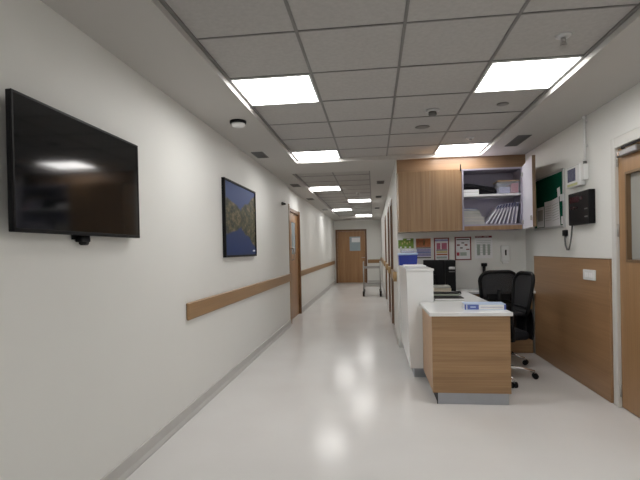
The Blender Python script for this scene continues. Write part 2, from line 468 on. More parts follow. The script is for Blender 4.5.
# far door
fx0, fx1 = -1.50, -.27
t = thing('door_3', 'oak door with glazed panel at the far end of the corridor', 'door', (-.885, YE, 0), kind='structure')
b = MB()
b.box((fx0, YE-.03, 0), (fx0+.07, YE, 2.12), K); b.box((fx1-.07, YE-.03, 0), (fx1, YE, 2.12), K); b.box((fx0+.07, YE-.03, 2.05), (fx1-.07, YE, 2.12), K)
b.build('door_frame', t)
leaf = box('leaf', (fx0+.073, YE-.022, .01), (fx1-.073, YE-.001, 2.047), M['oak_z'], t)
b = MB(); b.box((-.945, YE-.03, 1.27), (-.52, YE-.022, 1.83), M['glass_blue']); b.build('pane', leaf)
b = MB(); b.cyl((-.37, YE-.022, 1.0), (-.37, YE-.07, 1.0), .018, M['steel']); b.box((-.48, YE-.075, .99), (-.36, YE-.06, 1.01), M['steel'], .003); b.build('door_handle', leaf)
b = MB(); b.box((-.86, YE-.034, 1.61), (-.53, YE-.0305, 1.79), M['paper'])
solo(b, 'paper_notice', 'white paper notice stuck on the glazed panel of the far door', 'notice', (-.7, YE-.032, 1.7))

# doors of the right corridor wall, seen edge on
for n, ((a, c), l) in enumerate(zip(CD, ('nearest door in right corridor wall, seen almost edge on', 'second door in right corridor wall, seen almost edge on', 'third door in right corridor wall, beside the steel trolley'))):
    t = thing('door_%d' % (n+4), l, 'door', (XC, (a+c)/2, 0), kind='structure')
    b = MB()
    for y0_, y1_ in ((a-.04, a+.03), (c-.03, c+.04)): b.box((XC-.012, y0_, 0), (XC-.0005, y1_, 2.13), M['oak_dark'])
    b.box((XC-.012, a+.03, 2.07), (XC-.0005, c-.03, 2.13), M['oak_dark'])
    b.box((XC, a, 0), (XC+.12, a+.03, 2.1), M['oak_dark']); b.box((XC, c-.03, 0), (XC+.12, c, 2.1), M['oak_dark'])
    b.build('door_frame', t)
    box('leaf', (XC+.05, a+.032, .008), (XC+.09, c-.032, 2.066), M['oak_z'], t)

# ------------------------------------------------------------------ on the left wall
p0, p1 = Vector((-1.416, 1.650, 0)), Vector((-1.433, 2.658, 0))
ang = math.atan2(-(p1.x-p0.x), p1.y-p0.y)         # turn of the set about the upright
W = (p1-p0).length
t = thing('wall_television', 'large black flat television with its screen off on left wall', 'television', ((p0.x+p1.x)/2, (p0.y+p1.y)/2, 1.41))
t.rotation_euler = (0, 0, ang)
def local(mb, name, parent):
    me = bpy.data.meshes.new(name); mb.bm.to_mesh(me); mb.bm.free()
    for m in mb.mats: me.materials.append(m)
    o = bpy.data.objects.new(name, me); COL.objects.link(o); o.parent = parent
    return o
b = MB(); h = .570; w = .011
b.box((-.028, -W/2, 0), (-.004, W/2, h), M['black'], .003)
for lo, hi in (((-.004, -W/2, 0), (0, W/2, .017)), ((-.004, -W/2, h-w), (0, W/2, h)), ((-.004, -W/2, .017), (0, -W/2+w, h-w)), ((-.004, W/2-w, .017), (0, W/2, h-w))):
    b.box(lo, hi, M['black'], .001)
local(b, 'cabinet_shell', t)
b = MB(); b.box((-.004, -W/2+w, .017), (-.002, W/2-w, h-w), M['screen']); local(b, 'screen', t)
b = MB(); b.box((-.05, -.20, .06), (-.028, .24, .36), M['black'], .006); local(b, 'rear_housing', t)
b = MB(); b.box((-.058, -.07, -.02), (-.05, .07, .30), M['black']); b.box((-.058, -.045, -.032), (-.02, .03, -.006), M['black'], .004)
b.cyl((-.04, -.02, -.034), (-.04, .025, -.034), .014, M['black']); local(b, 'wall_bracket', t)

PX0, PX1, PZ0, PZ1 = 4.37, 5.56, 1.26, 2.06
t = thing('framed_photograph', 'framed photograph of a blue mountain lake on the left wall', 'picture', (XL, (PX0+PX1)/2, PZ0))
b = MB(); f = .022
for lo, hi in (((XL, PX0, PZ0), (XL+.035, PX1, PZ0+f)), ((XL, PX0, PZ1-f), (XL+.035, PX1, PZ1)), ((XL, PX0, PZ0+f), (XL+.035, PX0+f, PZ1-f)), ((XL, PX1-f, PZ0+f), (XL+.035, PX1, PZ1-f))):
    b.box(lo, hi, M['black'], .002)
b.build('frame', t)
o = MB(); o.box((XL+.015, PX0+f, PZ0+f), (XL+.026, PX1-f, PZ1-f), M['photo'])
pc = o.build('print', t, origin=(XL+.02, (PX0+PX1)/2, (PZ0+PZ1)/2))
b = MB(); b.box((XL+.026, PX1-.15, PZ0+.055), (XL+.0265, PX1-.05, PZ0+.075), M['paper'])
c = b.build('caption_mark', pc); c['label'] = 'small white mark in the corner of the print'

b = MB(); b.box((XL, 7.34, 2.07), (XL+.03, 7.40, 2.12), M['grille'], .006); b.cyl((XL+.03, 7.37, 2.095), (XL+.06, 7.35, 2.085), .016, M['black'])
solo(b, 'door_sensor', 'small dark fitting on left wall above the near corner of the left door', 'sensor', (XL, 7.37, 2.1))

# ------------------------------------------------------------------ on the ceiling
t = thing('smoke_detector', 'round smoke detector on the white border above the photograph', 'smoke detector', (-1.18, 3.95, SOF))
b = MB(); b.lathe([(.072, 0), (.075, -.008), (.072, -.022), (.06, -.024)], M['black'], (-1.18, 3.95, SOF)); b.build('base', t)
b = MB(); b.lathe([(.062, -.024), (.064, -.036), (.055, -.05), (.03, -.056)], M['white'], (-1.18, 3.95, SOF)); b.build('cover', t)

def vent(cx, cy, wx, wy, label):
    t = thing('ceiling_vent', label, 'vent', (cx, cy, SOF), 'grey ceiling air grilles')
    b = MB(); x0, x1, y0_, y1_ = cx-wx/2, cx+wx/2, cy-wy/2, cy+wy/2; z0 = SOF-.006; e = .012
    b.box((x0, y0_, z0), (x0+e, y1_, SOF), M['grille']); b.box((x1-e, y0_, z0), (x1, y1_, SOF), M['grille'])
    b.box((x0+e, y0_, z0), (x1-e, y0_+e, SOF), M['grille']); b.box((x0+e, y1_-e, z0), (x1-e, y1_, SOF), M['grille'])
    b.build('frame', t)
    box('backing', (x0+e, y0_+e, SOF-.001), (x1-e, y1_-e, SOF), M['grille_dark'], t)
    b = MB(); n = int((wy-2*e)/.022)
    for k in range(n):
        yy = y0_+e+(k+.5)*(wy-2*e)/n
        b.box((x0+e, yy-.006, z0+.001), (x1-e, yy+.006, SOF-.002), M['grille'])
    b.build('slats', t)
vent(-1.34, 5.37, .14, .33, 'grey air grille in left ceiling border beside the photograph')
vent(-1.36, 8.0, .15, .33, 'grey air grille above the left door')
vent(-1.40, 10.2, .15, .34, 'grey air grille in left border just beyond the left door')
vent(-1.36, 13.0, .15, .34, 'farthest grey air grille along the left corridor border')
vent(1.605, 5.26, .14, .50, 'grey air grille in right ceiling border near the open cabinet door')
vent(.14, 8.0, .13, .33, 'nearest grey air grille in right corridor border')
vent(.13, 10.2, .13, .34, 'second grey air grille in right corridor border')
vent(.12, 13.0, .13, .34, 'third grey air grille in right corridor border')
vent(-1.0, 17.5, .3, .14, 'grey air grille in front of the far door')

def sprinkler(x, y, label):
    t = thing('ceiling_sprinkler', label, 'sprinkler', (x, y, H), 'pendent ceiling sprinklers')
    b = MB(); b.lathe([(.045, 0), (.045, -.004), (.03, -.012), (.018, -.014)], M['alu'], (x, y, H)); b.build('rosette', t)
    b = MB(); b.cyl((x, y, H-.014), (x, y, H-.035), .013, M['steel'])
    for s in (-1, 1): b.tube([(x+s*.011, y, H-.033), (x+s*.014, y, H-.045), (x+s*.004, y, H-.056)], .003, M['steel'], n=6)
    b.cyl((x, y, H-.056), (x, y, H-.06), .022, M['steel']); b.build('head', t)
sprinkler(1.12, 2.80, 'sprinkler between the upper right light and the picture edge')
sprinkler(1.09, 5.22, 'sprinkler just before the light in front of the wall cabinets')
sprinkler(-.31, 9.75, 'sprinkler in the corridor ceiling tiles')
t = thing('ceiling_detector', 'larger stepped detector on the middle ceiling tiles', 'detector', (.54, 4.11, H))
b = MB(); b.lathe([(.058, 0), (.058, -.012), (.05, -.018)], M['alu'], (.54, 4.11, H)); b.build('base', t)
b = MB(); b.lathe([(.034, -.018), (.036, -.04), (.03, -.048)], M['grille'], (.54, 4.11, H)); b.build('head', t)
for x, y, r_, l in ((.51, 4.66, .072, 'flat grey round cover on the ceiling tile behind the stepped detector'), (1.12, 4.05, .05, 'small flat round cover on the tile behind the upper right light')):
    b = MB(); b.lathe([(r_, 0), (r_, -.004), (r_*.8, -.008), (r_*.3, -.009)], M['bar'], (x, y, H)); solo(b, 'ceiling_cover', l, 'ceiling fitting', (x, y, H))

# ------------------------------------------------------------------ wall cabinets
CZ0, CZ1, CF = 1.52, 2.275, 5.77
box_f = box
b = MB(); b.box((.322, 6.06, CZ1), (XR, 6.085, SOF), M['oak_fill'])
solo(b, 'trim_10', 'oak filler panel between the wall cabinets and the ceiling', 'panel', (1, 6.07, 2.3), kind='structure')
t = thing('wall_cabinet', 'closed oak wall cabinet on the left above the counter', 'cabinet', (.71, YB, CZ0))
x0, x1 = .322, 1.095
b = MB(); b.box((x0, CF+.02, CZ0), (x1, YB, CZ1), M['oak_cab']); b.build('carcass', t)
for xa, xb in ((x0, (x0+x1)/2-.0008), ((x0+x1)/2+.0008, x1-.002)):
    box('door', (xa, CF, CZ0), (xb, CF+.018, CZ1), M['oak_cab'], t)
b = MB(); b.box((x1-.02, CF-.012, CZ1-.02), (x1-.008, CF+.003, CZ1+.06), M['black'], .002); b.build('catch', t)
x0, x1 = 1.097, 1.815
t = thing('wall_cabinet', 'open white lined wall cabinet full of files', 'cabinet', ((x0+x1)/2, YB, CZ0))
b = MB()
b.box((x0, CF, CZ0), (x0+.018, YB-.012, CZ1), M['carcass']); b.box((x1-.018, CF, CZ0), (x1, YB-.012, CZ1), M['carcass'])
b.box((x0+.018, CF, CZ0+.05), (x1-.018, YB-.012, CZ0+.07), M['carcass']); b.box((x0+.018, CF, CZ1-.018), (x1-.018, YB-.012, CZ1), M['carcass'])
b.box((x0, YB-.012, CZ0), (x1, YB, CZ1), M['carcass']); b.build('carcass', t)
box('base_rail', (x0+.018, CF, CZ0), (x1-.018, CF+.02, CZ0+.05), M['oak_cab'], t)['label'] = 'oak rail along the lower edge'
SH = 1.962
box('shelf', (x0+.019, CF+.03, SH-.025), (x1-.019, YB-.013, SH), M['white'], t)
he = Vector((x1+.004, CF-.002, 0)); de = Vector((1.698, 5.06, 0)); dv = (de-he); ln = dv.length; dv.normalize(); nv = Vector((dv.y, -dv.x, 0))
if nv.x > 0: nv = -nv            # points to the white inner side
T = Matrix(((dv.x, nv.x, 0, he.x), (dv.y, nv.y, 0, he.y), (0, 0, 1, 0), (0, 0, 0, 1)))
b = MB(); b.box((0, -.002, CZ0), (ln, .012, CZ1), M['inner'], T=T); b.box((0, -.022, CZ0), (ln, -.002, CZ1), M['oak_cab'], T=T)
b.box((ln, -.022, CZ0), (ln+.004, .012, CZ1), M['edge'], T=T)
d = b.build('door', t); d['label'] = 'open door, white inside and oak outside'
for z in (CZ0+.08, CZ1-.10):
    b = MB(); b.box((.01, .012, z-.025), (.06, .03, z+.025), M['steel'], .003, T=T); b.build('hinge', d)
b = MB(); b.box((ln-.06, .012, CZ0+.07), (ln-.03, .03, CZ0+.12), M['steel'], .003, T=T); b.build('lock', d)
IX0, IX1, IZ = x0+.018, x1-.018, CZ0+.07

# things in the open cabinet
t = MB(); t.box((1.12, 5.83, SH+.0005), (1.31, 6.05, SH+.066), M['paper'], .003); t.box((1.12, 5.829, SH+.03), (1.31, 5.8295, SH+.034), M['greypaper'])
solo(t, 'paper_carton', 'flat white carton under the black bag on the upper shelf', 'box', (1.21, 5.9, SH))
t = thing('document_bag', 'black document bag sloping across the upper cabinet shelf', 'bag', (1.35, 5.92, SH))
b = MB(); b.prism([(1.118, SH+.068), (1.118, SH+.135), (1.17, SH+.145), (1.36, SH+.115), (1.49, SH+.085), (1.525, SH+.045), (1.525, SH+.002), (1.33, SH+.002), (1.315, SH+.068)], 'y', 5.84, 6.06, M['black_soft'], bev=.006); b.build('bag_body', t)
b = MB(); b.tube([(1.14, 5.836, SH+.095), (1.25, 5.832, SH+.10), (1.38, 5.832, SH+.06), (1.49, 5.836, SH+.03)], .007, M['black'], n=8); b.build('zip', t)
t = thing('storage_box', 'cloudy plastic storage box with a brown lid on the upper shelf', 'box', (1.66, 5.9, SH))
b = MB(); a0, a1, c0, c1, z0, z1 = 1.535, 1.785, 5.81, 6.04, SH+.0005, SH+.15
b.box((a0, c0, z0), (a1, c1, z0+.004), M['clear']); b.box((a0, c0, z0+.004), (a1, c0+.004, z1), M['clear']); b.box((a0, c1-.004, z0+.004), (a1, c1, z1), M['clear'])
b.box((a0, c0+.004, z0+.004), (a0+.004, c1-.004, z1), M['clear']); b.box((a1-.004, c0+.004, z0+.004), (a1, c1-.004, z1), M['clear']); b.build('box_body', t)
b = MB(); b.box((a0-.006, c0-.006, z1), (a1+.006, c1+.006, z1+.014), M['brownlid'], .003); b.build('lid', t)
b = MB(); b.box((1.69, 5.818, SH+.006), (1.778, 6.02, SH+.125), M['red'], .004); solo(b, 'red_packet', 'red packet inside the cloudy storage box', 'packet', (1.73, 5.9, SH))
b = MB(); b.box((1.56, 5.82, SH+.006), (1.68, 6.02, SH+.085), M['lavender'], .004); solo(b, 'blue_packet', 'pale blue packet inside the cloudy storage box', 'packet', (1.62, 5.9, SH))
z = IZ+.0005
for k, (hh, m, w, l) in enumerate(((.045, 'greypaper', .26, 'grey folder at the base of the flat pile in the open cabinet'), (.05, 'cream', .25, 'cream folder second from the base of the cabinet pile'),
                     (.04, 'greypaper', .22, 'thin grey folder in the middle of the cabinet pile'), (.045, 'greengrey', .20, 'green grey folder second from the top of the cabinet pile'), (.025, 'blue_lbl', .17, 'blue grey file topmost on the flat cabinet pile'))):
    b = MB(); b.box((IX0+.006, 5.83, z), (IX0+.006+w, 6.05, z+.004), M[m]); b.box((IX0+.008, 5.834, z+.004), (IX0+.002+w, 6.046, z+hh-.004), M['greypaper']); b.box((IX0+.006, 5.83, z+hh-.004), (IX0+.006+w, 6.05, z+hh-.0005), M[m])
    solo(b, 'paper_folder', l, 'folder', (1.2, 5.94, z), 'flat folders in the open cabinet'); z += hh
nf = 8
ordn = ['leftmost and most tilted', 'second from the left', 'third from the left', 'fourth from the left', 'fifth from the left', 'third from the right', 'second from the right', 'rightmost and most upright']
for k in range(nf):
    q = k/(nf-1); th = R(34-27*q); bx_ = 1.400+.0490*k; th_f = .019
    t = thing('lever_file', 'pale lilac file with a dark spine edge, %s in the leaning row' % ordn[k], 'file', (bx_, 5.93, IZ), 'leaning files in the open cabinet')
    Tm = Matrix.Translation((bx_, 0, IZ+.0005+th_f*math.sin(th)*0)) @ Matrix.Rotation(th, 4, 'Y')
    hf = .262
    b = MB(); b.box((-th_f, 5.815, 0), (-th_f+.003, 6.06, hf), M['lilac'], T=Tm); b.box((-.003, 5.815, 0), (0, 6.06, hf), M['lilac'], T=Tm); b.box((-th_f+.003, 5.82, .004), (-.003, 6.05, hf-.012), M['paper'], T=Tm); b.build('cover', t)
    b = MB(); b.box((-th_f+.001, 5.812, hf-.05), (-.001, 5.815, hf), M['navy'], T=Tm); b.build('spine_edge', t)

# ------------------------------------------------------------------ notices on the station wall
def poster(x0, x1, z0, z1, base, blocks, label, frame=None, cat='poster'):
    t = thing('wall_poster', label, cat, ((x0+x1)/2, YB, z0), 'notices on the station wall')
    b = MB(); b.box((x0, YB-.004, z0), (x1, YB, z1), M[base])
    for u0, u1, v0, v1, m in blocks:
        b.box((x0+(x1-x0)*u0, YB-.005, z0+(z1-z0)*v0), (x0+(x1-x0)*u1, YB-.004, z0+(z1-z0)*v1), M[m])
    b.build('sheet', t)
    if frame:
        f = MB(); w = .014
        for lo, hi in (((x0-w, z0-w), (x1+w, z0)), ((x0-w, z1), (x1+w, z1+w)), ((x0-w, z0), (x0, z1)), ((x1, z0), (x1+w, z1))):
            f.box((lo[0], YB-.01, lo[1]), (hi[0], YB, hi[1]), M[frame])
        f.build('frame', t)
poster(.325, .525, 1.315, 1.445, 'green', [(.0, .3, .85, 1, 'paper'), (.55, .8, .84, .97, 'paper'), (.1, .22, .02, .18, 'paper'), (.4, .52, .02, .18, 'paper'), (.7, .82, .02, .18, 'paper')] +
       [(.22+.16*i, .3+.16*i, .4+.14*(i % 2), .6+.14*(i % 2), 'yellow') for i in range(4)], 'green printed leaflet on the wall above the blue box')
poster(.555, .745, 1.18, 1.44, 'paper', [(0, 1, .56, 1, 'orange'), (.12, .2, .66, .93, 'pink'), (.5, .6, .66, .93, 'yellow'), (0, 1, .50, .55, 'ink'), (0, 1, .30, .48, 'lavender'), (0, 1, .27, .32, 'blue_lbl'), (0, 1, .10, .26, 'lavender'), (0, 1, 0, .06, 'ink')],
       'orange and lavender printed sheet, second on the station wall')
poster(.80, .965, 1.155, 1.43, 'paper', [(.0, 1, .88, .97, 'lavender'), (.12, .42, .5, .8, 'pink'), (.5, .92, .5, .8, 'pink'), (.1, .95, .44, .49, 'ink'), (.1, .95, .32, .42, 'yellow'), (.1, .95, .22, .29, 'orange'), (.1, .9, .06, .16, 'teal')],
       'framed notice with pink and yellow blocks, third on the station wall', 'maroon')
poster(1.065, 1.245, 1.16, 1.435, 'paper', [(.05, .95, .90, .95, 'ink'), (.4, .6, .74, .79, 'ink'), (.08, .28, .63, .70, 'maroon'), (.62, .82, .63, .70, 'maroon'), (.3, .48, .50, .56, 'ink'), (.72, .95, .43, .48, 'maroon'), (.05, .25, .16, .32, 'red'), (.3, .75, .16, .32, 'teal')],
       'red framed notice with small scattered symbols, fourth on the station wall', 'maroon')
poster(1.305, 1.525, 1.165, 1.455, 'paper', [(.02, .98, .92, 1, 'maroon'), (.04, .4, .945, .975, 'paper'), (.5, .8, .945, .975, 'paper')] + [(.08+.02*(i % 2), .92, .78-.075*i, .795-.075*i, 'teal') for i in range(8)] +
       [(.12, .3, .14, .62, 'teal'), (.45, .6, .14, .62, 'teal'), (.72, .86, .14, .62, 'teal')], 'white notice with a dark red header bar, rightmost on the station wall')
t = thing('soap_dispenser', 'white dispenser with a dark window on the station wall', 'dispenser', (1.665, YB, 1.11))
b = MB(); b.box((1.62, YB-.09, 1.12), (1.715, YB, 1.325), M['white'], .012, seg=2); b.box((1.635, YB-.08, 1.095), (1.70, YB-.02, 1.12), M['white'], .004); b.build('housing', t)
b = MB(); b.box((1.657, YB-.0925, 1.20), (1.676, YB-.0895, 1.27), M['black']); b.build('window', t)

# ------------------------------------------------------------------ reception counter and desk
t = thing('reception_counter', 'tall white reception counter flush with the corridor wall', 'counter', (.46, 5.3, 0))
b = MB()
b.prism([(.342, .105), (.585, .105), (.585, 1.085), (.322, 1.085)], 'y', 4.64, YB-.002, M['white']); b.build('body', t)
b = MB(); b.box((.318, 4.628, 1.085), (.592, YB-.001, 1.105), M['white'], .002); b.build('top', t)
b = MB(); b.box((.385, 4.70, 0), (.56, YB-.01, .105), M['plinth']); b.build('plinth', t)

t = thing('nurse_desk', 'oak fronted desk with a white top facing the corridor', 'desk', (.8, 4.6, 0))
b = MB()
b.prism([(.452, 3.855), (1.118, 3.855), (1.118, YB-.34), (1.118, YB-.003), (.594, YB-.003), (.594, 4.625), (.445, 4.625)], 'z', .742, .772, M['white'], bev=.002); b.build('top', t)
b = MB(); b.box((.470, 3.875, .10), (1.10, 3.895, .7415), M['oak_x'], .001); b.build('front_panel', t)
b = MB(); b.box((.470, 3.8955, .10), (.488, 4.62, .7415), M['oak_desk_y'], .001); b.build('side_panel', t)
b = MB(); b.box((1.082, 3.8955, .10), (1.10, 4.38, .7415), M['oak_desk_y'], .001); b.box((.4885, 4.36, .10), (1.0815, 4.38, .7415), M['oak_desk_y']); b.build('side_panel', t)
b = MB(); b.box((.512, 3.90, 0), (1.085, 3.915, .0995), M['plinth']); b.box((.512, 3.915, 0), (.53, 4.6, .0995), M['black']); b.box((.506, 3.898, 0), (.5118, 3.918, .0995), M['black']); b.box((1.07, 3.9155, 0), (1.085, 4.36, .0995), M['plinth']); b.build('plinth', t)
b = MB(); b.box((1.05, 5.74, 0), (1.118, 5.758, .7415), M['oak_x']); b.box((.594, 6.06, 0), (1.118, 6.08, .7415), M['oak_x']); b.build('rear_panel', t)

t = thing('back_worktop', 'white worktop on oak panel along the station back wall', 'worktop', (1.5, 5.95, 0))
b = MB(); b.box((1.1195, 5.70, .742), (XR-.001, YB-.003, .772), M['white'], .002); b.build('top', t)
b = MB(); b.box((1.1195, 5.82, .002), (XR-.024, 5.838, .7415), M['oak_x'], .001); b.build('front_panel', t)

DT = .7725
t = thing('ring_binder', 'white ring binder with a blue label lying on the desk front', 'binder', (.94, 4.12, DT))
Tb = Matrix.Translation((.945, 4.13, DT)) @ Matrix.Rotation(R(-3), 4, 'Z')
b = MB()
b.box((-.172, -.115, 0), (.165, .065, .004), M['skyblue'], T=Tb); b.box((-.172, -.115, .046), (.165, .065, .05), M['skyblue'], T=Tb); b.box((-.172, -.115, .004), (.165, -.110, .046), M['white'], T=Tb); b.build('cover', t)
b = MB(); b.box((-.165, -.109, .005), (.155, .055, .045), M['paper'], T=Tb); b.build('pages', t)
b = MB(); b.box((-.150, -.1165, .005), (-.055, -.1152, .045), M['blue_lbl'], T=Tb); b.box((-.125, -.1175, .02), (-.08, -.1166, .03), M['skyblue'], T=Tb); b.box((-.172, -.1165, .004), (-.158, -.1152, .046), M['blue_lbl'], T=Tb); b.box((-.04, -.1165, .022), (.14, -.1155, .026), M['lavender'], T=Tb); b.box((.15, -.1165, .004), (.165, -.1152, .046), M['blue_lbl'], T=Tb); b.build('spine_label', t)

# flat piles of papers by the counter
def pile(cx, cy, w, d, items, z, rz, grp):
    for hh, m, kind, l in items:
        Tm = Matrix.Translation((cx, cy, z)) @ Matrix.Rotation(R(rz+random.uniform(-4, 4)), 4, 'Z')
        b = MB(); b.box((-w/2, -d/2, .0003), (w/2, d/2, hh-.0003), M[m], .002, T=Tm)
        if kind == 'paper_folder': b.box((-w/2+.004, -d/2-.001, hh*.3), (w/2-.004, -d/2, hh*.7), M['paper'], T=Tm)
        solo(b, kind, l, 'papers', (cx, cy, z), grp); z += hh
    return z
pile(.755, 4.83, .29, .22, [(.024, 'greypaper', 'paper_folder', 'pale grey folder at the front of the desk beside the counter'), (.006, 'black', 'clipboard', 'black clipboard on the pale grey folder')], DT, 2, 'papers beside the counter')
pile(.76, 5.12, .30, .22, [(.010, 'black', 'document_tray', 'black document tray at the base of the middle paper pile'), (.032, 'greengrey', 'paper_stack', 'grey green paper stack in the middle pile'), (.006, 'black', 'clipboard', 'black clipboard topmost on the middle paper pile')], DT, -2, 'papers beside the counter')
zt = pile(.74, 5.40, .24, .2, [(.02, 'black', 'document_tray', 'black document tray at the base of the rear paper pile'), (.06, 'cream', 'paper_stack', 'thick beige paper stack before the computer tower'), (.022, 'greypaper', 'paper_stack', 'thin grey paper stack topmost on the rear pile')], DT, 3, 'papers beside the counter')
b = MB(); b.box((.925, 5.34, DT), (.985, 5.44, DT+.035), M['black'], .006); b.box((.935, 5.339, DT+.012), (.975, 5.34, DT+.02), M['greypaper'])
solo(b, 'stapler', 'small dark stapler at the right of the beige papers', 'stapler', (.95, 5.4, DT))

# monitor and tower
t = thing('computer_monitor', 'black computer monitor behind the white counter, seen from the side', 'monitor', (.70, 5.72, DT))
Tm = Matrix.Translation((.722, 5.62, DT)) @ Matrix.Rotation(R(-28), 4, 'Z')
b = MB(); b.box((-.135, -.02, .09), (.135, .015, .395), M['black'], .008, T=Tm); b.build('display_housing', t)
b = MB(); b.box((-.125, .0152, .105), (.125, .017, .385), M['screen'], T=Tm); b.build('screen', t)
b = MB(); b.box((-.03, -.05, .01), (.03, -.02, .22), M['black'], .005, T=Tm); b.box((-.06, -.08, 0), (.06, .06, .012), M['black'], .004, T=Tm); b.build('stand', t)
t = thing('computer_tower', 'black computer tower with a silver slot beside the monitor', 'computer', (.86, 5.72, DT))
b = MB(); b.box((.83, 5.78, DT), (1.005, 6.08, DT+.385), M['black'], .006); b.build('case', t)
b = MB(); b.box((.92, 5.776, DT+.27), (.995, 5.78, DT+.30), M['alu'], .001); b.box((.92, 5.777, DT+.235), (.995, 5.78, DT+.25), M['grille']); b.build('drive_slot', t)

# on the counter
KT = 1.1055
t = thing('cool_box', 'blue box with a pale lid on the far end of the white counter', 'box', (.43, 5.82, KT))
b = MB(); b.prism([(.311, KT), (.525, KT), (.535, KT+.125), (.306, KT+.125)], 'y', 5.70, 5.93, M['blue']); b.build('box_body', t)
b = MB(); b.box((.302, 5.695, KT+.125), (.540, 5.935, KT+.15), M['skyblue'], .006); b.build('lid', t)
t = thing('clear_tray', 'clear plastic tray resting on the lid of the blue box', 'tray', (.43, 5.82, KT+.15))
b = MB(); z0 = KT+.1505
b.box((.335, 5.72, z0), (.53, 5.91, z0+.004), M['clear']); b.box((.335, 5.72, z0+.004), (.53, 5.724, z0+.05), M['clear']); b.box((.335, 5.906, z0+.004), (.53, 5.91, z0+.05), M['clear']); b.box((.335, 5.724, z0+.004), (.339, 5.906, z0+.05), M['clear']); b.box((.526, 5.724, z0+.004), (.53, 5.906, z0+.05), M['clear']); b.build('tray_body', t)
b = MB(); b.box((.36, 5.73, z0+.0045), (.50, 5.90, z0+.022), M['lavender'], .003); solo(b, 'document_pad', 'pale blue pad lying inside the clear tray', 'pad', (.43, 5.8, z0))
b = MB(); b.box((.345, 5.15, KT), (.575, 5.55, KT+.014), M['paper'], .002); solo(b, 'paper_stack', 'flat white paper pile on the counter before the blue box', 'papers', (.46, 5.35, KT))
b = MB(); b.cyl((1.395, 6.0, DT), (1.395, 6.0, DT+.012), .06, M['black']); b.cyl((1.395, 6.0, DT+.012), (1.395, 6.0, DT+.29), .018, M['black_soft']); b.box((1.36, 5.975, DT+.29), (1.43, 6.025, DT+.335), M['black'], .008)
solo(b, 'desk_stand', 'thin black upright stand on worktop behind the mesh chair', 'stand', (1.395, 6.0, DT))

